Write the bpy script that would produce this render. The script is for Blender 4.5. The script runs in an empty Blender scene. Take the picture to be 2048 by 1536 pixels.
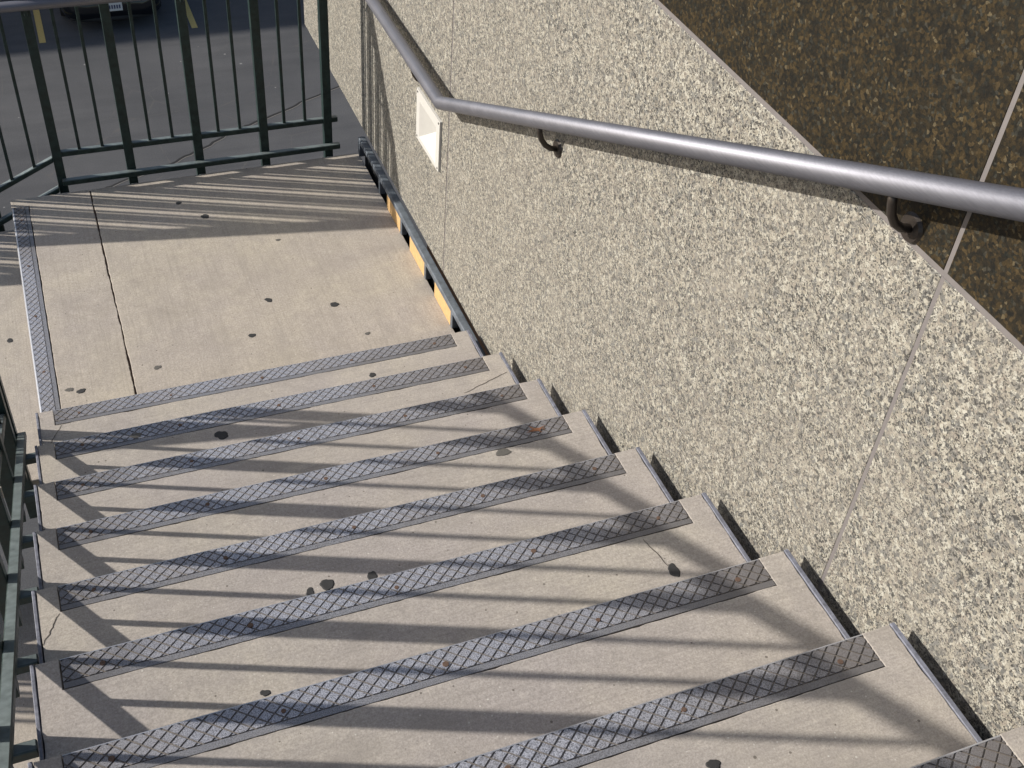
import bpy, bmesh, math, random
from mathutils import Vector, Matrix

# ---------------------------------------------------------------- camera, sky, sun
S = bpy.context.scene
COL = S.collection
cam_d = bpy.data.cameras.new('camera'); cam = bpy.data.objects.new('camera', cam_d); COL.objects.link(cam)
cam.location = (0.2248, -3.2721, 3.0796)
cam.rotation_euler = tuple(math.radians(a) for a in (47.7611, -4.104, -21.3804))
cam_d.sensor_width = 36.0; cam_d.lens = 2332.71 / 2048 * 36.0
cam_d.clip_start = 0.05; cam_d.clip_end = 500
S.camera = cam
SUN_DIR = Vector((1.82, -0.714, -1.0)).normalized()          # the way the light travels
elev = math.asin(-SUN_DIR.z)
W = bpy.data.worlds.new('World'); S.world = W; W.use_nodes = True
wn = W.node_tree.nodes; wl = W.node_tree.links
sky = wn.new('ShaderNodeTexSky'); sky.sky_type = 'NISHITA'; sky.sun_disc = False
sky.sun_elevation = elev
sky.sun_rotation = math.atan2(-SUN_DIR.x, -SUN_DIR.y)
sky.air_density = 1.0; sky.dust_density = 1.5; sky.ozone_density = 1.0
bg = wn['Background']; bg.inputs['Strength'].default_value = 0.115
wl.new(sky.outputs['Color'], bg.inputs['Color'])
sun_d = bpy.data.lights.new('sun', 'SUN'); sun_d.energy = 4.8; sun_d.angle = math.radians(0.68)
sun_d.color = (1.0, 0.955, 0.89)
sun = bpy.data.objects.new('sun', sun_d); COL.objects.link(sun)
sun.rotation_euler = SUN_DIR.to_track_quat('-Z', 'Y').to_euler()
sun.location = (-8, 4, 6)
S.view_settings.view_transform = 'Standard'; S.view_settings.look = 'None'
S.view_settings.gamma = 1.0; S.view_settings.exposure = 0.34
S.view_settings.use_curve_mapping = False

# ---------------------------------------------------------------- sizes
R_ = 0.33            # run of a step
H_ = 0.1566          # rise of a step
XS = 1.472           # length of a nosing strip (starts at x = 0)
XL = -0.0595         # left end of the treads
XR = 1.5504          # right end of the treads
LY = 1.622           # far edge of the landing
LX = 1.560           # right edge of the landing
XJ = 0.285           # landing joint
WX = 1.590           # face of the granite wall
GZ = -7.0            # parking lot level
SL = H_ / R_
HATCH, PLAIN = 0.062, 0.016

# ---------------------------------------------------------------- material helpers
class NT:
    def __init__(s, name):
        s.m = bpy.data.materials.new(name); s.m.use_nodes = True
        s.t = s.m.node_tree; s.b = s.t.nodes['Principled BSDF']; s.co = None
    def n(s, typ, **kw):
        nd = s.t.nodes.new(typ)
        for k, v in kw.items(): setattr(nd, k, v)
        return nd
    def link(s, a, b): s.t.links.new(a, b)
    def coords(s, scale=(1, 1, 1), rand=True):
        tc = s.n('ShaderNodeTexCoord'); mp = s.n('ShaderNodeMapping')
        mp.inputs['Scale'].default_value = scale
        if rand:
            oi = s.n('ShaderNodeObjectInfo')
            mul = s.n('ShaderNodeVectorMath', operation='SCALE'); mul.inputs[0].default_value = (37.0, 19.0, 11.0)
            s.link(oi.outputs['Random'], mul.inputs['Scale'])
            add = s.n('ShaderNodeVectorMath', operation='ADD')
            s.link(tc.outputs['Object'], add.inputs[0]); s.link(mul.outputs[0], add.inputs[1])
            s.link(add.outputs[0], mp.inputs['Vector'])
        else:
            s.link(tc.outputs['Object'], mp.inputs['Vector'])
        return mp.outputs[0]
    def noise(s, co, scale, detail=4, rough=0.55, dist=0.0):
        nd = s.n('ShaderNodeTexNoise'); nd.inputs['Scale'].default_value = scale
        nd.inputs['Detail'].default_value = detail; nd.inputs['Roughness'].default_value = rough
        nd.inputs['Distortion'].default_value = dist
        s.link(co, nd.inputs['Vector']); return nd.outputs['Fac']
    def voro(s, co, scale, feature='F1', rnd=1.0):
        nd = s.n('ShaderNodeTexVoronoi', feature=feature); nd.inputs['Scale'].default_value = scale
        nd.inputs['Randomness'].default_value = rnd
        s.link(co, nd.inputs['Vector']); return nd
    def ramp(s, fac, stops, interp='LINEAR'):
        nd = s.n('ShaderNodeValToRGB'); cr = nd.color_ramp; cr.interpolation = interp
        while len(cr.elements) < len(stops): cr.elements.new(0.5)
        for e, (p, c) in zip(cr.elements, stops):
            e.position = p; e.color = (c[0], c[1], c[2], 1) if not isinstance(c, (int, float)) else (c, c, c, 1)
        s.link(fac, nd.inputs[0]); return nd.outputs[0]
    def mix(s, fac, a, b, mode='MIX'):
        nd = s.n('ShaderNodeMix', data_type='RGBA', blend_type=mode)
        for sock, v in ((nd.inputs['Factor'], fac), (nd.inputs['A'], a), (nd.inputs['B'], b)):
            if isinstance(v, (int, float)): sock.default_value = v
            elif isinstance(v, tuple): sock.default_value = (*v, 1)
            else: s.link(v, sock)
        return nd.outputs['Result']
    def math(s, op, a, b=None):
        nd = s.n('ShaderNodeMath', operation=op)
        for i, v in enumerate((a, b)):
            if v is None: continue
            if isinstance(v, (int, float)): nd.inputs[i].default_value = v
            else: s.link(v, nd.inputs[i])
        return nd.outputs[0]
    def bump(s, h, strength=0.3, dist=0.002, prev=None):
        nd = s.n('ShaderNodeBump'); nd.inputs['Strength'].default_value = strength; nd.inputs['Distance'].default_value = dist
        s.link(h, nd.inputs['Height'])
        if prev is not None: s.link(prev, nd.inputs['Normal'])
        return nd.outputs[0]
    def done(s, color=None, rough=0.6, metal=0.0, normal=None, spec=0.5):
        for k, v in (('Base Color', color), ('Roughness', rough), ('Metallic', metal), ('Specular IOR Level', spec), ('Normal', normal)):
            if v is None: continue
            if isinstance(v, tuple): s.b.inputs[k].default_value = (*v, 1)
            elif isinstance(v, (int, float)): s.b.inputs[k].default_value = v
            else: s.link(v, s.b.inputs[k])
        return s.m

def mat_concrete(name, broom, warm):
    t = NT(name); co = t.coords()
    k = (0.415, 0.366, 0.308) if warm else (0.400, 0.359, 0.316)
    sh = lambda m, c=1.0: tuple(x * m * (c if i == 2 else 1) for i, x in enumerate(k))
    big = t.noise(co, 2.2, 6, 0.6); mid = t.noise(co, 17, 6, 0.66); fine = t.noise(co, 260, 3, 0.75); grit = t.noise(co, 120, 3, 0.7)
    c = t.mix(t.ramp(big, [(0.36, 0.0), (0.66, 1.0)]), sh(0.93, 1.04), sh(1.06, 0.95))
    c = t.mix(t.ramp(mid, [(0.38, 0.0), (0.70, 0.55)]), c, sh(0.80, 1.03))
    c = t.mix(t.ramp(mid, [(0.30, 0.35), (0.44, 0.0)]), c, sh(1.15))
    c = t.mix(0.30, c, t.ramp(fine, [(0.30, 0.10), (0.5, 0.5), (0.72, 0.90)]), 'OVERLAY')
    c = t.mix(0.20, c, t.ramp(grit, [(0.30, 0.18), (0.5, 0.5), (0.72, 0.82)]), 'OVERLAY')
    stain = t.noise(co, 5.0, 7, 0.7, 0.6)
    c = t.mix(t.ramp(stain, [(0.53, 0.0), (0.74, 0.50)]), c, sh(0.62, 0.98))
    drag = t.noise(t.coords((1.6, 5.0, 1.0) if broom == 'x' else (4.0, 1.8, 1.0)), 2.0, 6, 0.65, 0.4)
    c = t.mix(t.ramp(drag, [(0.50, 0.0), (0.72, 0.45)]), c, sh(0.70, 1.02))
    # scattered dark specks and pale grains, each with its own size
    v = t.voro(co, 46); sp = t.n('ShaderNodeSeparateColor'); t.link(v.outputs['Color'], sp.inputs[0])
    rad = t.math('MULTIPLY', t.math('SUBTRACT', sp.outputs[0], 0.76), 0.62)
    dark = t.math('MULTIPLY', t.math('LESS_THAN', v.outputs['Distance'], rad), 0.7)
    c = t.mix(dark, c, (0.085, 0.07, 0.056))
    v2 = t.voro(co, 110); sp2 = t.n('ShaderNodeSeparateColor'); t.link(v2.outputs['Color'], sp2.inputs[0])
    pale = t.math('MULTIPLY', t.math('LESS_THAN', v2.outputs['Distance'], t.math('MULTIPLY', t.math('SUBTRACT', sp2.outputs[1], 0.86), 1.6)), 0.5)
    c = t.mix(pale, c, (0.70, 0.67, 0.60))
    cb = t.coords((3.0, 170.0, 1.0) if broom == 'x' else (170.0, 3.0, 1.0))
    br = t.noise(cb, 1.0, 3, 0.6)
    c = t.mix(t.ramp(br, [(0.36, 0.22), (0.5, 0.0)]), c, sh(0.55))
    nb = t.bump(br, 0.20, 0.002); nb = t.bump(fine, 0.35, 0.0016, nb); nb = t.bump(mid, 0.25, 0.003, nb)
    nb = t.bump(dark, 0.5, -0.002, nb)
    return t.done(c, 0.82, 0, nb, 0.3)

def mat_strip(name, axis):
    t = NT(name); co = t.coords()
    fine = t.noise(co, 420, 2, 0.7); big = t.noise(co, 7, 5, 0.6); mid = t.noise(co, 60, 4, 0.7)
    c = t.ramp(fine, [(0.34, (0.085, 0.086, 0.098)), (0.47, (0.325, 0.332, 0.370)), (0.67, (0.60, 0.61, 0.665))])
    c = t.mix(t.ramp(big, [(0.46, 0.0), (0.74, 0.45)]), c, (0.24, 0.215, 0.20))
    # each strip is lighter along its middle; the ends turn to dull brown
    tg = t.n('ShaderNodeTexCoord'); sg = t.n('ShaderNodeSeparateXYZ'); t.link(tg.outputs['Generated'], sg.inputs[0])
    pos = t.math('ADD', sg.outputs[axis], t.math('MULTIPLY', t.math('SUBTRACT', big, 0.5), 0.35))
    worn = t.ramp(pos, [(0.0, 0.9), (0.16, 0.25), (0.32, 0.0), (0.62, 0.0), (0.84, 0.55), (1.0, 1.0)])  # mask: high at the strip ends, none along the middle
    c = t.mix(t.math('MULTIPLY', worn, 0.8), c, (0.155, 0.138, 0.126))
    sx = t.n('ShaderNodeSeparateXYZ')
    tc = t.n('ShaderNodeTexCoord'); t.link(tc.outputs['Object'], sx.inputs[0])
    band = t.math('LESS_THAN', sx.outputs[1], -(HATCH + 0.0008)) if axis == 0 else t.math('GREATER_THAN', sx.outputs[0], XL + 0.0568)
    c = t.mix(t.math('MULTIPLY', band, 0.55), c, (0.145, 0.140, 0.138))
    # the grooves hold trodden-in dirt: groove floor lies 2.6 mm below the pads
    dirt = t.ramp(t.math('MULTIPLY', t.math('ADD', sx.outputs[2], 0.004), 250.0), [(0.40, 1.0), (0.75, 0.0)])
    lip = t.math('GREATER_THAN', sx.outputs[2], -0.0045)
    c = t.mix(t.math('MULTIPLY', t.math('MULTIPLY', dirt, lip), 0.85), c, (0.16, 0.135, 0.108))
    nb = t.bump(fine, 0.5, 0.0012); nb = t.bump(mid, 0.25, 0.0015, nb)
    return t.done(c, t.ramp(big, [(0.3, 0.40), (0.7, 0.62)]), t.math('SUBTRACT', 0.35, t.math('MULTIPLY', dirt, 0.3)), nb, 0.5)

def mat_granite():
    t = NT('beige_granite'); co = t.coords((1, 1, 1))
    wob = t.noise(co, 60, 2, 0.6); wv = t.n('ShaderNodeVectorMath', operation='SCALE'); wv.inputs[0].default_value = (1, 1, 1)
    nz = t.n('ShaderNodeTexNoise'); nz.inputs['Scale'].default_value = 70; t.link(co, nz.inputs['Vector'])
    off = t.n('ShaderNodeVectorMath', operation='SCALE'); t.link(nz.outputs['Color'], off.inputs[0]); off.inputs['Scale'].default_value = 0.010
    ad = t.n('ShaderNodeVectorMath', operation='ADD'); t.link(co, ad.inputs[0]); t.link(off.outputs[0], ad.inputs[1])
    wc = ad.outputs[0]
    def cells(scale, cols):
        v = t.voro(wc, scale); sp = t.n('ShaderNodeSeparateColor'); t.link(v.outputs['Color'], sp.inputs[0])
        return t.ramp(sp.outputs[0], [(i / len(cols), q) for i, q in enumerate(cols)], 'CONSTANT')
    c1 = cells(125, [(0.266, 0.242, 0.194), (0.331, 0.306, 0.250), (0.219, 0.200, 0.167), (0.173, 0.167, 0.149), (0.300, 0.277, 0.225), (0.127, 0.124, 0.113), (0.400, 0.381, 0.320), (0.250, 0.222, 0.183), (0.350, 0.329, 0.272)])
    c2 = cells(62, [(0.266, 0.245, 0.201), (0.339, 0.316, 0.262), (0.208, 0.195, 0.171), (0.389, 0.370, 0.313), (0.239, 0.222, 0.188), (0.173, 0.170, 0.155)])
    c = t.mix(t.math('GREATER_THAN', t.noise(co, 60, 2, 0.6), 0.56), c1, c2)
    soft = t.noise(co, 150, 4, 0.75); c = t.mix(0.22, c, t.ramp(soft, [(0.28, 0.12), (0.5, 0.5), (0.72, 0.88)]), 'OVERLAY')
    e = t.voro(wc, 150, 'DISTANCE_TO_EDGE'); cl = t.noise(co, 70, 3, 0.65)
    c = t.mix(t.math('MULTIPLY', t.math('LESS_THAN', e.outputs['Distance'], t.ramp(cl, [(0.40, 0.0), (0.70, 0.17)])), 0.6), c, (0.085, 0.080, 0.074))
    # black mica flecks, in loose clusters and two sizes
    for sc_, lo in ((220, 0.72), (340, 0.70)):
        v3 = t.voro(wc, sc_); sp3 = t.n('ShaderNodeSeparateColor'); t.link(v3.outputs['Color'], sp3.inputs[0])
        clo = t.noise(co, sc_ * 0.27, 3, 0.6)
        thr = t.math('ADD', lo, t.math('MULTIPLY', t.ramp(clo, [(0.38, 1.0), (0.64, 0.0)]), 0.30))
        c = t.mix(t.math('MULTIPLY', t.math('GREATER_THAN', sp3.outputs[0], thr), 0.9), c, (0.030, 0.029, 0.028))
    fine = t.noise(co, 500, 2, 0.6); c = t.mix(0.3, c, t.ramp(fine, [(0.3, 0.3), (0.7, 0.7)]), 'OVERLAY')
    big = t.noise(co, 3.5, 5, 0.6); c = t.mix(t.ramp(big, [(0.42, 0.0), (0.72, 0.25)]), c, (0.26, 0.236, 0.20))
    nb = t.bump(fine, 0.22, 0.001); nb = t.bump(t.noise(co, 130, 3, 0.6), 0.25, 0.0012, nb)
    return t.done(c, 0.55, 0, nb, 0.4)

def mat_granite_dark():
    t = NT('dark_brown_granite'); co = t.coords()
    nz = t.n('ShaderNodeTexNoise'); nz.inputs['Scale'].default_value = 60; t.link(co, nz.inputs['Vector'])
    off = t.n('ShaderNodeVectorMath', operation='SCALE'); t.link(nz.outputs['Color'], off.inputs[0]); off.inputs['Scale'].default_value = 0.012
    ad = t.n('ShaderNodeVectorMath', operation='ADD'); t.link(co, ad.inputs[0]); t.link(off.outputs[0], ad.inputs[1])
    v = t.voro(ad.outputs[0], 160); sp = t.n('ShaderNodeSeparateColor'); t.link(v.outputs['Color'], sp.inputs[0])
    c1 = t.ramp(sp.outputs[0], [(0.0, (0.009, 0.009, 0.008)), (0.30, (0.020, 0.016, 0.010)), (0.52, (0.040, 0.028, 0.013)), (0.68, (0.014, 0.016, 0.014)), (0.80, (0.060, 0.042, 0.020)), (0.92, (0.040, 0.040, 0.033)), (0.97, (0.11, 0.088, 0.052))], 'CONSTANT')
    c2 = t.ramp(t.noise(co, 75, 5, 0.72), [(0.32, (0.008, 0.008, 0.007)), (0.46, (0.022, 0.018, 0.011)), (0.58, (0.048, 0.034, 0.016)), (0.72, (0.075, 0.058, 0.032))])
    c = t.mix(0.32, c1, c2)
    cl = t.noise(co, 24, 4, 0.65); c = t.mix(t.ramp(cl, [(0.46, 0.0), (0.66, 0.65)]), c, (0.009, 0.009, 0.008))
    fine = t.noise(co, 420, 2, 0.6); c = t.mix(0.5, c, t.ramp(fine, [(0.3, 0.25), (0.7, 0.75)]), 'OVERLAY')
    return t.done(c, 0.5, 0, t.bump(fine, 0.18, 0.001), 0.18)

def mat_paint(name, col, rough=0.42, wear=0.5, chips=None, scale=1.0, dust=0.0):
    t = NT(name); co = t.coords((scale,) * 3)
    a = t.noise(co, 35, 5, 0.65); b = t.noise(co, 300, 2, 0.6); g = t.noise(co, 6, 4, 0.6)
    d = tuple(x * 0.62 for x in col); l = tuple(min(1, x * 1.5 + 0.008) for x in col)
    c = t.mix(t.ramp(a, [(0.3, 0.0), (0.72, 1.0)]), d, l)
    c = t.mix(t.ramp(g, [(0.45, 0.0), (0.75, wear)]), c, tuple(x * 0.8 + 0.012 for x in col))
    ge = t.n('ShaderNodeNewGeometry'); sz = t.n('ShaderNodeSeparateXYZ'); t.link(ge.outputs['Normal'], sz.inputs[0])
    dusty = t.math('MULTIPLY', t.ramp(sz.outputs[2], [(0.6, 0.0), (0.9, 1.0)]), t.ramp(a, [(0.3, dust * 0.6), (0.7, dust)]))
    c = t.mix(dusty, c, (0.29, 0.325, 0.325))
    if chips: c = t.mix(t.ramp(t.noise(co, 55, 4, 0.7), [(0.68, 0.0), (0.71, 1.0)]), c, chips)
    return t.done(c, t.ramp(a, [(0.3, rough - 0.08), (0.7, rough + 0.15)]), 0, t.bump(b, 0.25, 0.0008), 0.3)

def mat_pipe():
    t = NT('brushed_aluminium'); co = t.coords((1, 1, 1))
    s1 = t.noise(t.coords((300, 8, 300)), 1, 3, 0.6); g = t.noise(co, 12, 4, 0.6)
    c = t.mix(t.ramp(g, [(0.35, 0.0), (0.7, 1.0)]), (0.165, 0.165, 0.185), (0.185, 0.184, 0.205))
    c = t.mix(0.25, c, t.ramp(s1, [(0.3, 0.3), (0.7, 0.7)]), 'OVERLAY')
    return t.done(c, t.ramp(g, [(0.3, 0.50), (0.7, 0.56)]), 0.7, t.bump(s1, 0.12, 0.0006), 0.5)

def mat_asphalt():
    t = NT('asphalt'); co = t.coords(rand=False)
    f = t.noise(co, 60, 4, 0.7); g = t.noise(co, 0.55, 6, 0.62); st = t.noise(t.coords((0.35, 2.6, 1), rand=False), 1.0, 5, 0.6)
    c = t.mix(t.ramp(g, [(0.32, 0.0), (0.68, 1.0)]), (0.066, 0.066, 0.068), (0.094, 0.092, 0.092))
    c = t.mix(t.ramp(st, [(0.45, 0.0), (0.72, 0.55)]), c, (0.050, 0.050, 0.052))
    c = t.mix(0.45, c, t.ramp(f, [(0.3, 0.2), (0.7, 0.8)]), 'OVERLAY')
    v = t.voro(co, 5.0); sp = t.n('ShaderNodeSeparateColor'); t.link(v.outputs['Color'], sp.inputs[0])
    w = t.math('LESS_THAN', v.outputs['Distance'], t.math('MULTIPLY', t.math('SUBTRACT', sp.outputs[0], 0.90), 1.2))
    c = t.mix(t.math('MULTIPLY', w, 0.7), c, (0.30, 0.29, 0.27))
    # hairline cracks
    e = t.voro(co, 0.55, 'DISTANCE_TO_EDGE'); k = t.math('LESS_THAN', t.math('ADD', e.outputs['Distance'], t.math('MULTIPLY', t.noise(co, 3, 4), 0.03)), 0.0185)
    c = t.mix(t.math('MULTIPLY', k, 0.35), c, (0.11, 0.10, 0.09))
    return t.done(c, 0.85, 0, t.bump(f, 0.4, 0.006), 0.3)

def flat(name, col, rough=0.5, metal=0.0, spec=0.5, var=0.25, scale=40):
    t = NT(name); co = t.coords(); a = t.noise(co, scale, 4, 0.6)
    c = t.mix(a, tuple(x * (1 - var) for x in col), tuple(min(1, x * (1 + var)) for x in col))
    return t.done(c, rough, metal, t.bump(a, 0.1, 0.001), spec)

M = dict(
    conc_x=mat_concrete('broomed_concrete_across', 'x', False), conc_y=mat_concrete('broomed_concrete_along', 'y', True),
    strip=mat_strip('cast_nosing_metal', 0), strip_l=mat_strip('cast_nosing_metal_landing', 1), edge=flat('worn_glint_edge', (0.42, 0.425, 0.45), 0.38, 0.6, var=0.2, scale=90), granite=mat_granite(), dark=mat_granite_dark(),
    green=mat_paint('dark_green_paint', (0.010, 0.024, 0.022), 0.36, 0.3, dust=0.5),
    toe=mat_paint('slate_blue_paint', (0.085, 0.098, 0.115), 0.45, 0.4, dust=0.15),
    orange=flat('orange_paint', (0.50, 0.315, 0.135), 0.7, var=0.3, scale=45),
    pipe=mat_pipe(),
    flange=mat_paint('grey_primer_steel', (0.15, 0.155, 0.185), 0.6, 0.6, scale=2.0),
    sealant=flat('grey_joint_sealant', (0.150, 0.135, 0.130), 0.7, var=0.15),
    joint=flat('brown_joint_sealant', (0.075, 0.045, 0.030), 0.9, var=0.5, scale=80),
    white=flat('white_enamel', (0.50, 0.485, 0.45), 0.4, var=0.05),
    rust=flat('rusty_screw', (0.125, 0.078, 0.055), 0.8, 0.2, var=0.6, scale=300),
    gum=flat('trodden_gum', (0.030, 0.029, 0.028), 0.75, var=0.4, scale=200),
    gum2=flat('worn_gum', (0.105, 0.097, 0.085), 0.8, var=0.5, scale=260),
    stain=flat('orange_rust_stain', (0.26, 0.115, 0.055), 0.85, var=0.4, scale=150),
    crackm=flat('crack_dirt', (0.06, 0.048, 0.038), 0.95, var=0.3),
    asphalt=mat_asphalt(), yellow=flat('yellow_road_paint', (0.50, 0.36, 0.12), 0.8, var=0.25, scale=30),
    tar=flat('crack_tar', (0.012, 0.011, 0.011), 0.9), pale=flat('crack_edge', (0.17, 0.155, 0.135), 0.9),
    bronze=flat('dark_bronze', (0.055, 0.045, 0.038), 0.45, 0.6),
    carp=flat('black_car_paint', (0.006, 0.007, 0.009), 0.12, var=0.05), glass=flat('tinted_glass', (0.012, 0.015, 0.018), 0.05, var=0.02),
    tyre=flat('tyre_rubber', (0.012, 0.012, 0.012), 0.85), chrome=flat('chrome', (0.6, 0.6, 0.6), 0.12, 1.0, var=0.02),
    plate=flat('plate_white', (0.55, 0.53, 0.50), 0.5, var=0.1), ink=flat('plate_ink', (0.04, 0.04, 0.10), 0.6),
    lamp=flat('lamp_glass', (0.5, 0.5, 0.5), 0.08), brick=flat('tan_brick', (0.30, 0.20, 0.14), 0.85, var=0.25, scale=9),
    black=flat('void_black', (0.008, 0.008, 0.008), 0.9),
    riser=mat_paint('grey_riser_paint', (0.10, 0.10, 0.11), 0.5, 0.4),
)

# ---------------------------------------------------------------- mesh helpers
def tag(o, label=None, cat=None, group=None, kind=None):
    if label: o['label'] = label
    if cat: o['category'] = cat
    if group: o['group'] = group
    if kind: o['kind'] = kind
    return o
def empty(name, loc=(0, 0, 0)):
    o = bpy.data.objects.new(name, None); o.location = loc; o.empty_display_size = 0.1; COL.objects.link(o); return o
def obj(name, mesh, mat=None, parent=None, loc=(0, 0, 0)):
    o = bpy.data.objects.new(name, mesh); COL.objects.link(o); o.location = loc
    if mat is not None and not mesh.materials: mesh.materials.append(mat)
    if parent is not None: o.parent = parent
    return o
def pydata(name, v, f, smooth=False):
    me = bpy.data.meshes.new(name); me.from_pydata([tuple(p) for p in v], [], f); me.update()
    if smooth:
        for p in me.polygons: p.use_smooth = True
    return me
def recalc(me):
    bm = bmesh.new(); bm.from_mesh(me); bmesh.ops.recalc_face_normals(bm, faces=bm.faces); bm.to_mesh(me); bm.free(); return me
def box_mesh(name, a, b, bevel=0.0, seg=1):
    bm = bmesh.new()
    vs = [bm.verts.new((x, y, z)) for x in (a[0], b[0]) for y in (a[1], b[1]) for z in (a[2], b[2])]
    for f in ((0, 1, 3, 2), (4, 6, 7, 5), (0, 4, 5, 1), (2, 3, 7, 6), (0, 2, 6, 4), (1, 5, 7, 3)):
        bm.faces.new([vs[i] for i in f])
    bmesh.ops.recalc_face_normals(bm, faces=bm.faces)
    if bevel: bmesh.ops.bevel(bm, geom=bm.edges[:], offset=bevel, segments=seg, affect='EDGES', profile=0.7)
    me = bpy.data.meshes.new(name); bm.to_mesh(me); bm.free(); return me
def prism_mesh(name, poly, z0, z1, bevel=0.0):
    """outline in the x-y plane extruded from z0 to z1; top edge softened"""
    bm = bmesh.new()
    top = bm.faces.new([bm.verts.new((x, y, z1)) for x, y in poly])
    r = bmesh.ops.extrude_face_region(bm, geom=[top])
    nv = [g for g in r['geom'] if isinstance(g, bmesh.types.BMVert)]
    for v in nv: v.co.z = z0
    bmesh.ops.recalc_face_normals(bm, faces=bm.faces)
    if bevel:
        es = [e for e in bm.edges if all(abs(v.co.z - z1) < 1e-6 for v in e.verts)]
        bmesh.ops.bevel(bm, geom=es, offset=bevel, segments=2, affect='EDGES', profile=0.5)
    bmesh.ops.triangulate(bm, faces=[f for f in bm.faces if len(f.verts) > 4])
    me = bpy.data.meshes.new(name); bm.to_mesh(me); bm.free(); return me
def bar_mesh(name, p0, p1, side, w, hgt, bevel=0.002):
    """a rail of rectangular section, plumb ends; p0, p1 are the middle of its top face"""
    p0, p1, s = Vector(p0), Vector(p1), Vector(side).normalized() * (w / 2)
    bm = bmesh.new(); dn = Vector((0, 0, -hgt))
    ring = lambda p: [bm.verts.new(p - s), bm.verts.new(p + s), bm.verts.new(p + s + dn), bm.verts.new(p - s + dn)]
    a, b = ring(p0), ring(p1)
    bm.faces.new(a); bm.faces.new(b[::-1])
    for i in range(4): bm.faces.new([a[i], b[i], b[(i + 1) % 4], a[(i + 1) % 4]])
    bmesh.ops.recalc_face_normals(bm, faces=bm.faces)
    if bevel: bmesh.ops.bevel(bm, geom=bm.edges[:], offset=bevel, segments=1, affect='EDGES')
    me = bpy.data.meshes.new(name); bm.to_mesh(me); bm.free(); return me
def tube_mesh(name, pts, rad, seg=24, caps=True):
    pts = [Vector(p) for p in pts]; v, f = [], []
    n = len(pts); d = [(pts[i + 1] - pts[i]).normalized() for i in range(n - 1)]
    ref = Vector((0, 0, 1)) if abs(d[0].z) < 0.9 else Vector((1, 0, 0))
    x = d[0].cross(ref).normalized(); y = x.cross(d[0]).normalized()
    for i in range(n):
        if i > 0 and i < n - 1:
            q = d[i - 1].rotation_difference(d[i]); qh = Matrix.Identity(3).to_quaternion().slerp(q, 0.5)
            tng = qh @ d[i - 1]
        else: tng = d[0] if i == 0 else d[-1]
        base = d[max(i - 1, 0)]
        for k in range(seg):
            a = 2 * math.pi * k / seg; o = (x * math.cos(a) + y * math.sin(a)) * rad
            t = -o.dot(tng) / base.dot(tng); v.append(pts[i] + o + base * t)
        if 0 < i < n - 1: q = d[i - 1].rotation_difference(d[i]); x = q @ x; y = q @ y
    for i in range(n - 1):
        for k in range(seg):
            a, b = i * seg + k, i * seg + (k + 1) % seg; f.append((a, b, b + seg, a + seg))
    if caps: f.append(tuple(range(seg))[::-1]); f.append(tuple((n - 1) * seg + k for k in range(seg)))
    me = recalc(pydata(name, v, f))
    for p in me.polygons: p.use_smooth = len(p.vertices) == 4
    return me
def disc_mesh(name, r, z0, z1, seg=12, jit=0.0, rnd=None, sx=1.0, sy=1.0):
    v, f = [], []
    ph = [rnd.uniform(0, 6.28) for _ in range(4)] if rnd else None
    for z, k in ((z0, 1.06), (z1, 0.9)):
        for i in range(seg):
            a = 2 * math.pi * i / seg
            j = 1 + (jit * (0.55 * math.sin(2 * a + ph[0]) + 0.45 * math.sin(3 * a + ph[1]) + 0.35 * math.sin(5 * a + ph[2]) + 0.25 * math.sin(8 * a + ph[3])) if rnd else 0)
            v.append((r * k * j * math.cos(a) * sx, r * k * j * math.sin(a) * sy, z))
    f.append(tuple(range(seg, 2 * seg)))
    for i in range(seg): f.append((i, (i + 1) % seg, seg + (i + 1) % seg, seg + i))
    return pydata(name, v, f)

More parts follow.
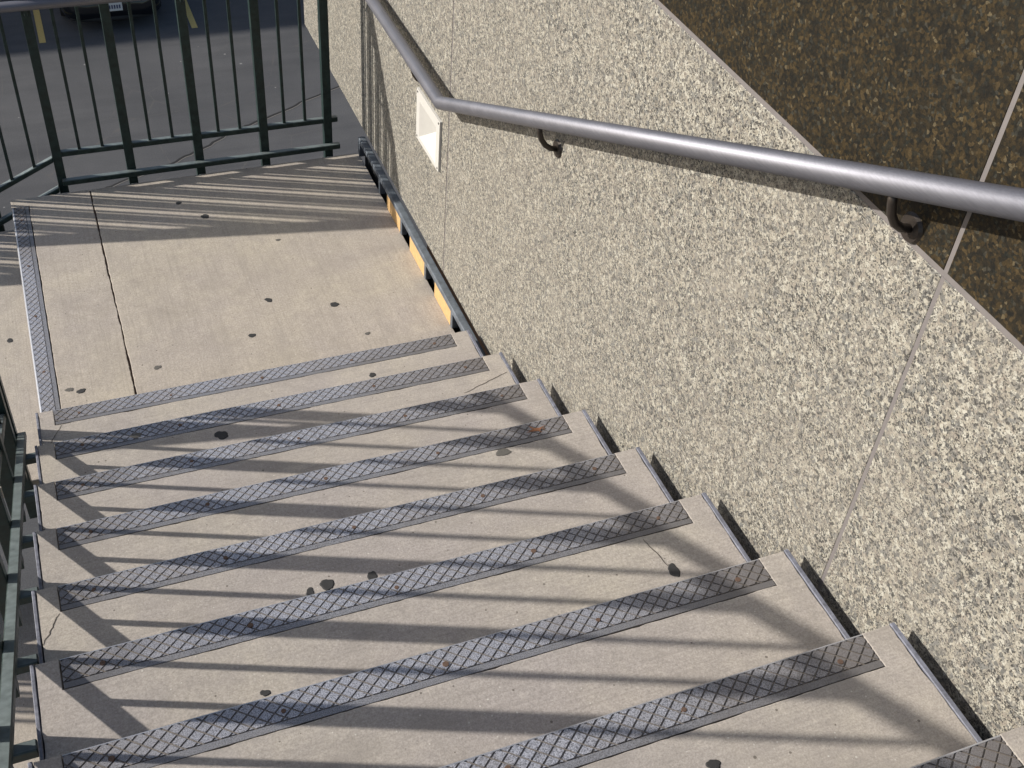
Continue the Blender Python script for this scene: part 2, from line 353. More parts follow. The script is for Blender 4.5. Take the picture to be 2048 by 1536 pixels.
def clip(poly, axis, val, keep_less):
    out = []
    for i in range(len(poly)):
        p, q = poly[i], poly[(i + 1) % len(poly)]
        ip = (p[axis] <= val) == keep_less; iq = (q[axis] <= val) == keep_less
        if ip: out.append(p)
        if ip != iq:
            t = (val - p[axis]) / (q[axis] - p[axis]); out.append((p[0] + (q[0] - p[0]) * t, p[1] + (q[1] - p[1]) * t))
    return out
def area(p):
    return 0.5 * abs(sum(p[i][0] * p[(i + 1) % len(p)][1] - p[(i + 1) % len(p)][0] * p[i][1] for i in range(len(p))))
def strip_mesh(name, length, fm, rnd, lr=0.004):
    """cast nosing plate: raised diamond pads between cut grooves, a plain band behind, a rounded lip in front.
       fm maps (u along, v back from the edge, z) to local xyz"""
    v, f = [], []
    def poly(ps, z0, z1, inset=0.0006):
        n = len(ps); b = len(v)
        cx = sum(p[0] for p in ps) / n; cy = sum(p[1] for p in ps) / n
        for p in ps: v.append(fm(p[0], p[1], z0))
        for p in ps:
            dx, dy = cx - p[0], cy - p[1]; d = math.hypot(dx, dy) or 1
            v.append(fm(p[0] + dx / d * inset, p[1] + dy / d * inset, z1))
        f.append(tuple(range(b + n, b + 2 * n)))
        for i in range(n): f.append((b + i, b + (i + 1) % n, b + n + (i + 1) % n, b + n + i))
    def rect(u0, u1, v0, v1, z):
        b = len(v)
        for p in ((u0, v0), (u1, v0), (u1, v1), (u0, v1)): v.append(fm(p[0], p[1], z))
        f.append((b, b + 1, b + 2, b + 3))
    zg = -0.0026
    rect(0.0005, length - 0.0005, 0.0035, HATCH + 0.002, zg)
    sx, sy, g = 0.0325, 0.0275, 0.066
    off = rnd.uniform(0, sx)
    n = int(length / sx) + 4
    for m in range(-3, n + 6):
        for k in range(-6, n + 3):
            c = [(m + g, k + g), (m + 1 - g, k + g), (m + 1 - g, k + 1 - g), (m + g, k + 1 - g)]
            ps = [(sx * (a + b) / 2 - off, sy * (a - b) / 2) for a, b in c]
            us = [p[0] for p in ps]; vs = [p[1] for p in ps]
            if max(us) < 0.001 or min(us) > length - 0.001 or max(vs) < lr or min(vs) > HATCH - 0.001: continue
            ps = clip(ps, 0, 0.0008, False)
            if len(ps) > 2: ps = clip(ps, 0, length - 0.0008, True)
            if len(ps) > 2: ps = clip(ps, 1, lr, False)
            if len(ps) > 2: ps = clip(ps, 1, HATCH - 0.0012, True)
            if len(ps) < 3 or area(ps) < 4e-6: continue
            poly(ps, zg, rnd.uniform(-0.0003, 0.0002))
    # the plain band behind the hatching
    poly([(0, HATCH + 0.0016), (length, HATCH + 0.0016), (length, HATCH + PLAIN), (0, HATCH + PLAIN)], -0.02, 0.0002, 0.0012)
    # the rounded lip in front; its worn metal is lightened for the sun glint
    nf = len(f)
    prof = [(lr + 0.0005, zg), (lr, -0.0001)] + [(lr - lr * math.sin(a), -lr - .0001 + lr * math.cos(a)) for a in (0.25, 0.5, 0.75, 1.0, 1.3, 1.57)] + [(0.0, -0.034), (0.006, -0.036)]
    b = len(v)
    for u in (0.0, length):
        for p in prof: v.append(fm(u, p[0], p[1]))
    k = len(prof)
    for i in range(k - 1): f.append((b + i, b + i + 1, b + k + i + 1, b + k + i))
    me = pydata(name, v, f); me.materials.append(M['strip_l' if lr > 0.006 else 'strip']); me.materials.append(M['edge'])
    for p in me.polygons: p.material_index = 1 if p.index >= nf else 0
    return recalc(me)

def jitter_line(p0, p1, amp, rnd, step=0.016):
    """points from p0 up to (not including) p1, roughened sideways like a chipped edge"""
    d = Vector((p1[0] - p0[0], p1[1] - p0[1])); n = max(2, int(d.length / step)); nrm = Vector((-d.y, d.x)).normalized()
    out = []; w = 0.0
    for i in range(n):
        w = 0.55 * w + rnd.uniform(-1, 1) * amp
        if rnd.random() < 0.05: w += amp * 1.8
        q = Vector(p0[:2]) + d * (i / n) + (nrm * w if 0 < i else Vector((0, 0)))
        out.append((q.x, q.y))
    return out
def chain(corners, amps, rnd):
    out = []
    for i, (c, a) in enumerate(zip(corners, amps)):
        n = corners[(i + 1) % len(corners)]
        out += jitter_line(c, n, a, rnd) if a else [c]
    return out
def crack_mesh(name, pts, w, z):
    v, f = [], []
    n = len(pts)
    for i, p in enumerate(pts):
        a = Vector(pts[max(i - 1, 0)]); b = Vector(pts[min(i + 1, n - 1)]); d = (b - a).normalized()
        ww = w * (0.35 + 0.65 * math.sin(math.pi * (0.12 + 0.76 * i / (n - 1)))) / 2
        v.append((p[0] - d.y * ww, p[1] + d.x * ww, z)); v.append((p[0] + d.y * ww, p[1] - d.x * ww, z))
    for i in range(n - 1): f.append((2 * i, 2 * i + 1, 2 * i + 3, 2 * i + 2))
    return recalc(pydata(name, v, f))
def wander(p0, p1, n, amp, rnd):
    d = Vector((p1[0] - p0[0], p1[1] - p0[1])); nr = Vector((-d.y, d.x)).normalized(); w = 0; out = []
    for i in range(n + 1):
        w = 0.6 * w + rnd.uniform(-amp, amp); k = 0 if i in (0, n) else w
        q = Vector(p0[:2]) + d * i / n + nr * k; out.append((q.x, q.y))
    return out

# ---------------------------------------------------------------- parking lot
lot = tag(obj('parking_lot', pydata('parking_lot', [(-160, -120, GZ), (160, -120, GZ), (160, 200, GZ), (-160, 200, GZ)], [(0, 1, 2, 3)]), M['asphalt']), 'grey asphalt parking lot far below the landing railing', kind='structure')
def line(x0, x1, y0, y1):
    obj('parking_line', pydata('parking_line', [(x0, y0, GZ + .004), (x1, y0, GZ + .004), (x1, y1, GZ + .004), (x0, y1, GZ + .004)], [(0, 1, 2, 3)]), M['yellow'], lot)
for x in (-5.2, -2.5, 0.19, 2.87, 5.56, 8.25): line(x - 0.055, x + 0.055, 17.72, 22.3)
rc = random.Random(5)
cp = [(0.55, 12.62), (0.75, 12.76), (1.59, 13.12), (2.19, 13.46), (2.75, 13.87), (3.39, 14.16), (4.08, 14.56), (4.99, 15.0), (6.2, 15.6)]
cpts = []
for a, b in zip(cp[:-1], cp[1:]): cpts += wander(a, b, 7, 0.02, rc)[:-1]
obj('crack', crack_mesh('crack', cpts, 0.05, GZ + 0.004), M['tar'], lot)
obj('crack_edge', crack_mesh('crack_edge', [(x + 0.010, y - 0.022) for x, y in cpts], 0.035, GZ + 0.003), M['pale'], lot)

# ---------------------------------------------------------------- granite wall
def holed_panel(y0, y1, z0, z1, a0, a1, b0, b1, d=0.03):
    v = [(x, y, z) for x in (0, d) for y in (y0, a0, a1, y1) for z in (z0, b0, b1, z1)]
    ix = lambda k, i, j: k * 16 + i * 4 + j
    f = []
    for k in (0, 1):
        for i in range(3):
            for j in range(3):
                if (i, j) != (1, 1): f.append((ix(k, i, j), ix(k, i + 1, j), ix(k, i + 1, j + 1), ix(k, i, j + 1)))
    for i in range(3):
        f += [(ix(0, i, 0), ix(1, i, 0), ix(1, i + 1, 0), ix(0, i + 1, 0)), (ix(0, i, 3), ix(1, i, 3), ix(1, i + 1, 3), ix(0, i + 1, 3)),
              (ix(0, 0, i), ix(1, 0, i), ix(1, 0, i + 1), ix(0, 0, i + 1)), (ix(0, 3, i), ix(1, 3, i), ix(1, 3, i + 1), ix(0, 3, i + 1))]
    f += [(ix(0, 1, 1), ix(1, 1, 1), ix(1, 2, 1), ix(0, 2, 1)), (ix(0, 1, 2), ix(1, 1, 2), ix(1, 2, 2), ix(0, 2, 2)),
          (ix(0, 1, 1), ix(1, 1, 1), ix(1, 1, 2), ix(0, 1, 2)), (ix(0, 2, 1), ix(1, 2, 1), ix(1, 2, 2), ix(0, 2, 2))]
    return recalc(pydata('beige_panel', v, f))
wall = tag(empty('granite_wall', (WX, 0, 0.12)), 'polished granite wall right of the steps, beige below and dark brown above', 'wall')
ys = [-6.6, -4.57, -2.067, 0.43, 2.81]; jw = 0.005
ZB, ZM, ZT = 0.12, 1.920, 3.7
for i in range(4):
    y0 = ys[i] + jw; y1 = ys[i + 1] - (jw if i < 3 else 0)
    if i < 3: pm_ = box_mesh('beige_panel', (0, y0, 0), (0.03, y1, ZM - 0.006 - ZB), 0.0012)
    else: pm_ = holed_panel(y0, y1, 0.0, ZM - 0.006 - ZB, 0.54, 0.755, 0.455, 0.635)
    o = obj('beige_panel', pm_, M['granite'], wall)
    o['label'] = 'beige speckled granite slab'
    o = obj('dark_panel', box_mesh('dark_panel', (0, y0, ZM + 0.006 - ZB), (0.03, y1, ZT - ZB), 0.0012), M['dark'], wall)
    o['label'] = 'dark brown speckled granite slab'
for y in ys[1:4]:
    for z0, z1 in ((0.0, ZM - 0.006 - ZB), (ZM + 0.006 - ZB, ZT - ZB)):
        obj('joint_sealant', box_mesh('joint_sealant', (0.0014, y - jw, z0), (0.028, y + jw, z1)), M['sealant'], wall)
obj('joint_sealant', box_mesh('joint_sealant', (0.0022, ys[0], ZM - 0.0065 - ZB), (0.028, ys[-1], ZM + 0.0065 - ZB)), M['sealant'], wall)
obj('backing', box_mesh('backing', (0.075, ys[0], 0.004), (0.30, ys[-1] - 0.003, ZT - ZB)), M['brick'], wall)
obj('pier', box_mesh('pier', (0.16, ys[0] + .2, GZ - ZB), (0.9, 1.1, 0.0)), M['brick'], wall)

# ---------------------------------------------------------------- steps
stair = tag(empty('concrete_staircase', (0, 0, 0)), 'flight of concrete steps with hatched metal nosings leading down to the landing', 'staircase')
SCREW = disc_mesh('screw_mesh', 0.0062, -0.002, 0.0010, 10)
BX = (0.080, 0.393, 0.721, 1.062, 1.397)
TREADS = {}
for k in range(1, 12):
    rnd = random.Random(100 + k)
    y0 = 0.0; yb = -(R_ + 0.04)
    d = HATCH + PLAIN
    L0, R0 = XL + 0.010, XR - 0.0125
    g = 0.0016
    cor = [(L0, y0), (L0, yb), (R0, yb), (R0, y0), (XS + g, y0), (XS + g, -d - g), (-g, -d - g), (-g, y0)]
    amp = [0.0011, 0, 0.0013, 0.0006, 0.0005, 0.0009, 0.0005, 0.0006]
    t = obj('tread', prism_mesh('tread', chain(cor, amp, rnd), -0.055, 0.0, 0.0016), M['conc_x'], stair, (0, -(k - 1) * R_, k * H_))
    TREADS[k] = t
    obj('nosing_strip', strip_mesh('nosing_strip', XS, lambda u, v, z: (u, -v, z), rnd), M['strip'], t)
    # steel pan: a bed below the concrete and an upturned flange at each end
    fl = [(XL, y0 + .001, XL + 0.0085), (XR - 0.0115, y0 + .001, XR)]
    for a, _, b in fl:
        obj('side_flange', box_mesh('side_flange', (a, yb, -0.062), (b, y0 + 0.0015, 0.0022), 0.0015), M['flange'], t)
    obj('pan', box_mesh('pan', (XL + .0088, yb + .002, -0.060), (XR - .012, y0 - 0.009, -0.056)), M['riser'], t)
    if k < 12:
        obj('riser', box_mesh('riser', (XL + .009, -0.040, -H_ + 0.001), (XR - .012, -0.034, -0.061)), M['riser'], t)
    for x in BX:
        s = obj('screw', SCREW, M['rust'], t, (x + rnd.uniform(-.006, .006), -0.040 + rnd.uniform(-.003, .003), 0.0))
        sc = rnd.uniform(0.8, 1.15); s.scale = (sc, sc, 1)
for x0, x1 in ((XL - 0.004, XL + 0.006), (XR - 0.008, XR + 0.002)):
    # stringers below the tread ends
    z = lambda y: -y * SL
    pr = [(0.0, -0.30), (0.0, -0.02), (-3.7, z(-3.7) - 0.02), (-3.7, z(-3.7) - 0.30)]
    v = [(x, y, zz) for x in (x0, x1) for y, zz in pr]
    obj('stringer', recalc(pydata('stringer', v, [(0, 1, 2, 3), (7, 6, 5, 4), (0, 4, 5, 1), (1, 5, 6, 2), (2, 6, 7, 3), (3, 7, 4, 0)])), M['riser'], stair)
rk = random.Random(8)
for k, a, b, w in ((1, (-0.045, -0.20), (0.02, -0.085), 0.0022), (2, (1.345, -0.165), (1.53, -0.105), 0.0024), (5, (-0.048, -0.165), (-0.004, -0.085), 0.0022)):
    obj('crack', crack_mesh('crack', wander(a, b, 14, 0.0022, rk), w, 0.0008), M['crackm'], TREADS[k])

obj('scratch', crack_mesh('scratch', wander((1.330, -0.09), (1.352, -0.185), 12, 0.0014, rk), 0.0022, 0.0008), M['crackm'], TREADS[6])
st_ = []
for i in range(36):
    a_ = 2 * math.pi * i / 36; q_ = 0.012 + 0.016 * (rk.random() ** 3) + (0.02 if i in (3, 11, 20, 29) else 0)
    st_.append((1.372 + q_ * 1.2 * math.cos(a_), -0.036 + q_ * 0.55 * math.sin(a_), 0.0009))
obj('rust_stain', pydata('rust_stain', st_, [tuple(range(36))]), M['stain'], TREADS[4])

# ---------------------------------------------------------------- landing
landing = tag(obj('landing', prism_mesh('landing', [(XL + .012, -0.3), (LX - .012, -0.3), (LX - .012, LY - .012), (XL + .012, LY - .012)], -0.16, -0.058), M['riser']), 'concrete landing at the foot of the steps', kind='structure')
rl = random.Random(4)
sy0, sy1 = -0.06, 1.555; d = HATCH + PLAIN - 0.004
cor = [(XL, sy1 + .003), (XL, LY), (XJ - 0.0035, LY), (XJ - 0.0035, -0.06), (XL + d + .003, -0.06), (XL + d + .003, sy1 + .003)]
pl = obj('slab', prism_mesh('slab', chain(cor, [0.0006, 0.001, 0.0013, 0, 0.001, 0.0008], rl), -0.055, 0.0, 0.002), M['conc_y'], landing)
pr_ = obj('slab', prism_mesh('slab', chain([(XJ + 0.0035, -0.06), (XJ + 0.0035, LY), (LX, LY), (LX, -0.06)], [0.0012, 0.001, 0.0012, 0], rl), -0.055, 0.0, 0.002), M['conc_y'], landing)
obj('joint_sealant', box_mesh('joint_sealant', (XJ - 0.005, -0.06, -0.05), (XJ + 0.005, LY - .004, -0.006)), M['joint'], landing)
_save = HATCH; HATCH = 0.056
obj('nosing_strip', strip_mesh('nosing_strip', sy1 - sy0, lambda u, v, z: (XL + v, sy0 + u, z), rl, 0.0085), M['strip'], landing)
HATCH = _save
for y in (0.06, 0.40, 0.75, 1.10, 1.45):
    obj('screw', SCREW, M['rust'], landing, (XL + 0.035, y, 0.0))

# ---------------------------------------------------------------- lower flight, going down to the left
low = tag(empty('lower_staircase', (0, 0, 0)), 'second flight of concrete steps leaving the landing at the left', 'staircase')
LN0 = 0.06
for n in range(1, 5):
    rnd = random.Random(300 + n)
    x1 = XL - R_ * (n - 1) + 0.035; x0 = XL - R_ * n; z = -H_ * n; d = HATCH + PLAIN
    cor = [(x0, LN0), (x0 + d + .002, LN0), (x0 + d + .002, LY - .07), (x0, LY - .07), (x0, LY), (x1, LY), (x1, LN0 - .07), (x0, LN0 - .07)]
    t = obj('tread', prism_mesh('tread', [(x, y) for x, y in cor], -0.055, 0, 0.0016), M['conc_y'], low, (0, 0, z))
    obj('nosing_strip', strip_mesh('nosing_strip', LY - .07 - LN0 - .004, lambda u, v, zz: (x0 + v, LN0 + .002 + u, zz), rnd), M['strip'], t)
    obj('riser', box_mesh('riser', (x1 + 0.0, LN0 - .07, 0.001), (x1 + .006, LY, H_ - 0.056)), M['riser'], t)
plat = tag(obj('lower_platform', prism_mesh('lower_platform', [(-6.0, -5.5), (-0.07, -5.5), (-0.07, -0.02), (-1.36, -0.02), (-1.36, LY), (-6.0, LY)], -H_ * 5 - 0.2, -H_ * 5), M['conc_y']), 'lower concrete platform glimpsed beside the left railing', kind='structure')

# ---------------------------------------------------------------- guard rails
def guard(name, label, pt, side, posts, pickets, t0, t1, top=1.06, up=0.08, lowb=-0.04, foot=-0.22, pw=0.040, hand=None, group='dark green railings'):
    """pt(t) gives the point on the nosing line; side points towards the walkway"""
    g = tag(empty(name, pt(posts[0])), label, 'railing', group)
    base = Vector(pt(posts[0])); s = Vector(side); P = lambda t, z: Vector(pt(t)) + Vector((0, 0, z)) - base
    ax = (P(t1, 0) - P(t0, 0)); ax.z = 0; ax.normalize()
    hw = pw / 2
    for nm, z, w, hh, of in (('lower_bar', lowb, 0.028, 0.026, s * (hw + 0.0135)), ('bottom_rail', up, 0.026, 0.026, s * 0), ('top_rail', top, 0.034, 0.032, s * 0)):
        obj(nm, bar_mesh(nm, P(t0, z) + of, P(t1, z) + of, side, w, hh, 0.003), M['green'], g)
    pm = box_mesh('post_mesh', (-hw, -hw, foot), (hw, hw, top - 0.01), 0.004, 2)
    for t in posts: obj('post', pm, M['green'], g, P(t, 0))
    q = 0.0068
    km = {}
    slope = (P(t1, 0).z - P(t0, 0).z) / max(1e-6, abs(t1 - t0))
    pk = box_mesh('picket_mesh', (-q, -q, up - 0.012), (q, q, top - 0.012), 0.001)
    for t in pickets: obj('picket', pk, M['green'], g, P(t, 0))
    bk = None
    for t in posts:       # stub that ties the post back to the stair edge
        b0 = P(t, lowb - 0.075) + s * hw * 0.6; b1 = b0 + s * 0.068
        obj('tie_bracket', bar_mesh('tie_bracket', b0, b1, ax, 0.028, 0.03, 0.003), M['green'], g)
    if hand is not None:
        off = 0.085
        obj('handrail', tube_mesh('handrail', [P(a, z) + s * off for a, z in hand], 0.021), M['pipe'], g)
        for t in posts[::2]:
            c = P(t, hand[0][1])
            obj('handrail_bracket', tube_mesh('handrail_bracket', [c + s * (hw - .004) + Vector((0, 0, -.05)), c + s * (off * .8) + Vector((0, 0, -.05)), c + s * off + Vector((0, 0, -.012))], 0.007, 8), M['green'], g)
    return g

GXL = -0.146
noz = lambda y: H_ - y * SL
posts = [-0.164 - R_ * i for i in range(0, 10)]
picks = [p - dd for p in posts for dd in (0.113, 0.215)]
guard('stair_railing', 'dark green steel railing along the left edge of the steps', lambda y: (GXL, y, noz(y)), (1, 0, 0), posts, picks, -0.075, -3.45,
      top=1.095, up=0.102)
# far side of the landing
FY = 1.690
posts = [0.175, 0.486, 0.800, 1.112, 1.424]
picks = [0.276, 0.376, 0.588, 0.690, 0.902, 1.003, 1.215, 1.316]
TOPH = 1.115
guard('landing_railing', 'dark green picket railing with silver handrail across the far edge of the landing', lambda x: (x, FY, 0.0), (0, -1, 0), posts, picks, 0.175, 1.475,
      top=TOPH, up=0.178, lowb=0.048, foot=-0.2, hand=[(1.40, 0.905), (0.0, 0.905), (-1.75, 0.905 - 1.75 * SL)])
# sloping on down beside the lower flight
pt = lambda x: (x, FY, (x - 0.175) * SL)
posts = [0.175 - 0.313 * i for i in range(1, 7)]
picks = [0.175 - 0.313 * i + dd for i in range(1, 7) for dd in (0.104, 0.209)]
guard('lower_flight_railing', 'dark green picket railing sloping down beyond the landing corner post', pt, (0, -1, 0), posts, picks, 0.155, -1.75,
      top=TOPH, up=0.165, lowb=0.028, foot=-0.2)
# near side of the lower flight
NY = -0.075
pt = lambda x: (x, NY, (x + 0.06) * SL)
posts = [-0.146 - 0.313 * i for i in range(0, 5)]
picks = [p - dd for p in posts for dd in (0.104, 0.209)]
guard('inner_railing', 'dark green railing turning left at the bottom of the steps', pt, (0, 1, 0), posts, picks, -0.13, -1.5, top=1.06, up=0.14, lowb=0.0)

# ---------------------------------------------------------------- toe guard between landing and wall
toe = tag(empty('toe_guard', (1.57, 0, 0)), 'low slate blue kick rail with orange infill between landing and granite wall', 'kick rail')
obj('rail', box_mesh('rail', (-0.017, -0.13, 0.076), (0.017, 1.60, 0.103), 0.003), M['toe'], toe)
obj('void_sheet', box_mesh('void_sheet', (0.0165, -0.13, -0.12), (0.0185, 1.60, 0.0755)), M['black'], toe)  # black sheet added to stand in for the dark gaps behind the infill
pm = box_mesh('toe_post', (-0.0165, -0.012, 0.001), (0.012, 0.012, 0.0765), 0.002)
om = box_mesh('infill_panel', (-0.0155, 0.0, 0.002), (-0.0095, 0.205, 0.0758))
for i in range(5):
    y = 0.212 + 0.345 * i
    obj('post', pm, M['toe'], toe, (0, y, 0))
    if i < 3: obj('infill_panel', om, M['orange'], toe, (0, y + 0.0125, 0))
# ---------------------------------------------------------------- wall handrail
hr = tag(empty('wall_handrail', (1.52, 0.34, 0.967)), 'silver pipe handrail on the granite wall, bending at the landing', 'handrail')
hp = [(0, 2.2, 0.0), (0, 0, 0), (0, -3.6, 3.6 * 0.4715)]
obj('pipe', tube_mesh('pipe', hp, 0.0242, 32), M['pipe'], hr)
for dy in (0.345, 1.75, -0.86, -2.3):
    z = 0.0 if dy > 0 else -dy * 0.4715
    pts = [(0.066, dy, z - 0.105)] + [(0.066 - 0.062 * math.sin(a) , dy, z - 0.105 + 0.080 * (1 - math.cos(a))) for a in (0.35, 0.7, 1.05, 1.35)] + [(0.0, dy, z - 0.018)]
    b = obj('bracket', tube_mesh('bracket', pts, 0.0085, 12), M['bronze'], hr)
    m = disc_mesh('wall_plate', 0.028, 0.0, 0.006, 20); m.transform(Matrix.Translation((0.070, dy, z - 0.105)) @ Matrix.Rotation(-math.pi / 2, 4, 'Y'))
    obj('wall_plate', recalc(m), M['bronze'], b)

# ---------------------------------------------------------------- step light
sl = tag(empty('step_light', (WX, 0.648, 0.675)), 'white square recessed step light on the granite wall under the handrail', 'light')
a, t_ = 0.143, 0.010
hy, hz = 0.104, 0.080; cz = -0.012
v = [(-t_, -a, -0.112), (-t_, a, -0.112), (-t_, a, 0.112), (-t_, -a, 0.112),
     (-t_, -hy, cz - hz), (-t_, hy, cz - hz), (-t_, hy, cz + hz), (-t_, -hy, cz + hz),
     (0.0, -a, -0.112), (0.0, a, -0.112), (0.0, a, 0.112), (0.0, -a, 0.112)]
f = [(0, 1, 5, 4), (1, 2, 6, 5), (2, 3, 7, 6), (3, 0, 4, 7), (0, 8, 9, 1), (1, 9, 10, 2), (2, 10, 11, 3), (3, 11, 8, 0)]
obj('face_plate', recalc(pydata('face_plate', v, f)), M['white'], sl)
v = [(-t_, -hy, cz - hz), (-t_, hy, cz - hz), (-t_, hy, cz + hz), (-t_, -hy, cz + hz), (0.058, -0.004, cz + 0.004)]
obj('reflector', pydata('reflector', v, [(0, 4, 1), (1, 4, 2), (2, 4, 3), (3, 4, 0)]), M['white'], sl)
for y in (-0.130, 0.130):
    for z in (-0.100, 0.100):
        m = disc_mesh('plate_screw', 0.0045, 0, 0.0015, 10); m.transform(Matrix.Translation((-t_, y, z)) @ Matrix.Rotation(-math.pi / 2, 4, 'Y'))
        obj('plate_screw', recalc(m), M['bronze'], sl)

# ---------------------------------------------------------------- trodden chewing gum
rg = random.Random(12)
GUM = [(0.650, 1.408, 0, .013, 'small dark gum spot in the railing shadow, farther from the steps'),
       (0.744, 1.270, 0, .019, 'larger dark gum spot in the railing shadow on the landing'),
       (0.882, 0.596, 0, .016, 'dark gum spot in the middle of the sunny landing'),
       (1.136, 0.491, 0, .019, 'dark gum spot on the sunny landing nearest the granite wall'),
       (0.769, 0.390, 0, .015, 'dark gum spot on the landing closest to the bottom step'),
       (0.095, 0.250, 0, .016, 'dark gum spot by the hatched strip at the landing corner'),
       (-0.149, 0.822, -1, .013, 'dark gum spot on the lower step left of the landing'),
       (0.512, -0.454, 2, .021, 'long black gum spot on the second step in the shade'),
       (1.115, -0.145, 1, .012, 'grey gum spot on the bottom step behind its nosing'),
       (1.358, -1.848, 6, .018, 'dark gum spot on the sixth step near the wall'),
       (0.716, -1.525, 5, .015, 'rightmost dark gum spot of three on the fifth step'),
       (0.605, -1.516, 5, .018, 'wide dark gum spot, middle of three on the fifth step'),
       (0.560, -1.526, 5, .013, 'leftmost dark gum spot of three on the fifth step'),
       (0.386, -1.869, 6, .010, 'small smeared gum spot on the sixth step'),
       (1.060, -2.463, 8, .013, 'dark gum spot at the bottom edge of the picture on the eighth step')]
for x, y, k, r, lab in GUM:
    m = disc_mesh('gum_spot', r, 0.0004, 0.0016, 26, 0.16, rg, 1.0, rg.uniform(0.72, 1.0))
    o = tag(obj('gum_spot', m, M['gum'], None, (x, y, k * H_)), lab, 'gum spot', 'gum trodden onto the concrete'); o.rotation_euler.z = rg.uniform(0, 3)
for x, y, k, r, lab in [(0.384, 0.303, 0, .014, 'faint worn gum mark on the landing near the joint'), (1.016, 1.005, 0, .010, 'faint ring-shaped gum mark at the shadow edge'),
                        (1.215, 0.271, 0, .011, 'faint gum mark on the landing beside the bottom step'), (0.055, 0.27, 0, .014, 'faint worn gum mark beside the corner gum spot'),
                        (1.242, -1.085, 4, .020, 'worn grey gum mark on the fourth step'), (0.25, -0.375, 2, .016, 'dark smear on the hatched nosing of the second step')]:
    m = disc_mesh('gum_mark', r, 0.0003, 0.0010, 26, 0.18, rg, 1.0, 0.75)
    tag(obj('gum_mark', m, M['gum2'], None, (x, y, k * H_ + .0004)), lab, 'gum mark', 'gum trodden onto the concrete')

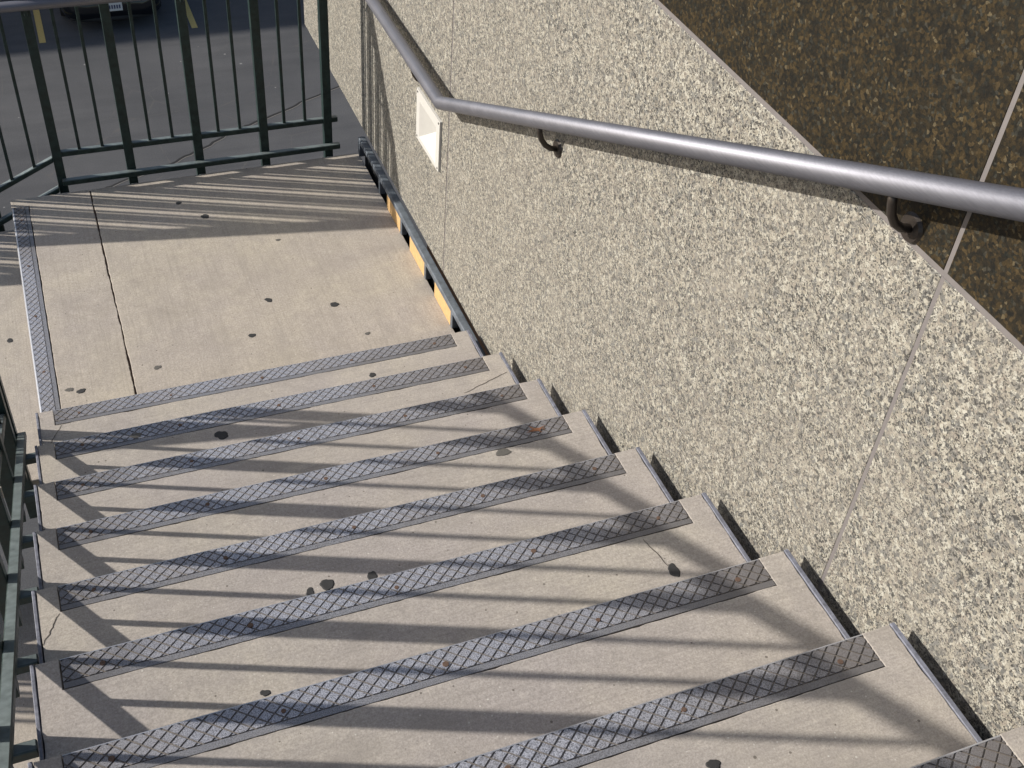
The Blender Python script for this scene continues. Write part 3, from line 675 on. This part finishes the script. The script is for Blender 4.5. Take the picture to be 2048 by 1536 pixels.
# ---------------------------------------------------------------- parked car
def car(cx, fy):
    c = tag(empty('parked_car', (cx, fy, GZ)), 'black car parked nose-in on the asphalt behind the railing', 'car')
    st = [  # y, half width low, half width high, z low, z belt
        (0.00, .50, .46, .30, .50), (0.06, .70, .66, .24, .60), (0.18, .82, .78, .20, .68), (0.45, .88, .83, .19, .74), (1.2, .90, .84, .19, .84),
        (1.9, .90, .84, .19, .92), (3.4, .90, .84, .19, .95), (4.2, .88, .82, .20, .96), (4.5, .80, .74, .28, .88), (4.56, .66, .60, .36, .80)]
    v, f = [], []
    for y, wl_, wh, zl, zb in st:
        zm = (zl + zb) / 2
        half = [(wl_ * .9, zl), (wl_, zl + .08), (wl_ + .01, zm), (wh + .01, zb - .08), (wh * .93, zb - .01), (wh * .5, zb + .035)]
        ring = [(x, z) for x, z in half] + [(-x, z) for x, z in half[::-1]]
        v += [(x, y, z) for x, z in ring]
    n = 12
    for i in range(len(st) - 1):
        for k in range(n):
            a, b = i * n + k, i * n + (k + 1) % n; f.append((a, b, b + n, a + n))
    f.append(tuple(range(n))); f.append(tuple((len(st) - 1) * n + k for k in range(n)))
    body = obj('body', recalc(pydata('body', v, f, True)), M['carp'], c)
    cb = [(1.25, .78, .84), (2.0, .62, 1.40), (3.2, .62, 1.42), (4.05, .74, .95)]
    v = []; f = []
    for (y, w, z) in cb: v += [(-w, y, z), (w, y, z), (.80, y, .86), (-.80, y, .86)]
    for i in range(3):
        for k in range(4): a, b = i * 4 + k, i * 4 + (k + 1) % 4; f.append((a, b, b + 4, a + 4))
    f += [(0, 1, 2, 3), (12, 13, 14, 15)]
    obj('cabin', recalc(pydata('cabin', v, f)), M['glass'], c)
    obj('roof', box_mesh('roof', (-.60, 2.02, 1.405), (.60, 3.2, 1.45), .02, 2), M['carp'], c)
    for x in (-.80, .80):
        for y in (.85, 3.6):
            m = disc_mesh('tyre', .32, -.10, .10, 28); m.transform(Matrix.Translation((x, y, .32)) @ Matrix.Rotation(math.pi / 2 if x > 0 else -math.pi / 2, 4, 'Y'))
            w = obj('wheel', recalc(m), M['tyre'], c)
            m = disc_mesh('rim', .20, .09, .115, 20); m.transform(Matrix.Translation((x, y, .32)) @ Matrix.Rotation(math.pi / 2 if x > 0 else -math.pi / 2, 4, 'Y'))
            obj('rim', recalc(m), M['chrome'], w)
        m = box_mesh('headlight', (-.13, -.03, -.05), (.13, .03, .05), .02, 2); o = obj('headlight', m, M['lamp'], c, (x * .78, .17, .62)); o.rotation_euler.z = .5 if x > 0 else -.5
    arc = [(.80 * math.sin(t), .055 + .16 * (1 - math.cos(t)) * 1.6 - .02, .335) for t in [i * .11 - 1.1 for i in range(21)]]
    obj('bumper_trim', tube_mesh('bumper_trim', arc, .012, 8), M['chrome'], c)
    arc = [(.83 * math.sin(t), .04 + .17 * (1 - math.cos(t)) * 1.6, .245) for t in [i * .11 - 1.1 for i in range(21)]]
    obj('bumper_lip', tube_mesh('bumper_lip', arc, .05, 10), M['tyre'], c)
    p = obj('license_plate', box_mesh('license_plate', (-.155, -.03, .40), (.155, -.018, .555), .004), M['plate'], c)
    for i in range(6): obj('plate_mark', box_mesh('plate_mark', (-.125 + i * .044, -.0325, .445), (-.098 + i * .044, -.0305, .515)), M['ink'], p)
    return c
car(1.50, 17.9)

# ---------------------------------------------------------------- building added above the frame, roofline stepped to shape the shade on the asphalt
bd = tag(empty('shade_building', (0, 24, GZ)), 'unseen tan brick building added to shade the parking lot', 'building')
obj('wall', box_mesh('wall', (-45, 0, 0), (2.6 - 14.3, 14, 9.1)), M['brick'], bd)
obj('wall', box_mesh('wall', (2.6 - 14.298, 0.05, 0), (9, 13.9, 8.55)), M['brick'], bd)
obj('parapet', box_mesh('parapet', (-45.2, -.06, 9.1), (2.6 - 14.2, 14.1, 9.25), .02), M['sealant'], bd)
obj('parapet', box_mesh('parapet', (2.6 - 14.19, 0.0, 8.55), (9.1, 14.0, 8.70), .02), M['sealant'], bd)
wm = box_mesh('window_mesh', (-.7, -.09, 0), (.7, .2, 1.5)); fm_ = box_mesh('frame_mesh', (-.8, -.075, -.1), (.8, .18, 1.6))
for x in range(-18, 9, 3):
    for z in (1.2, 4.6):
        w = obj('window', fm_, M['white'], bd, (x, 0, z)); obj('pane', wm, M['glass'], w)
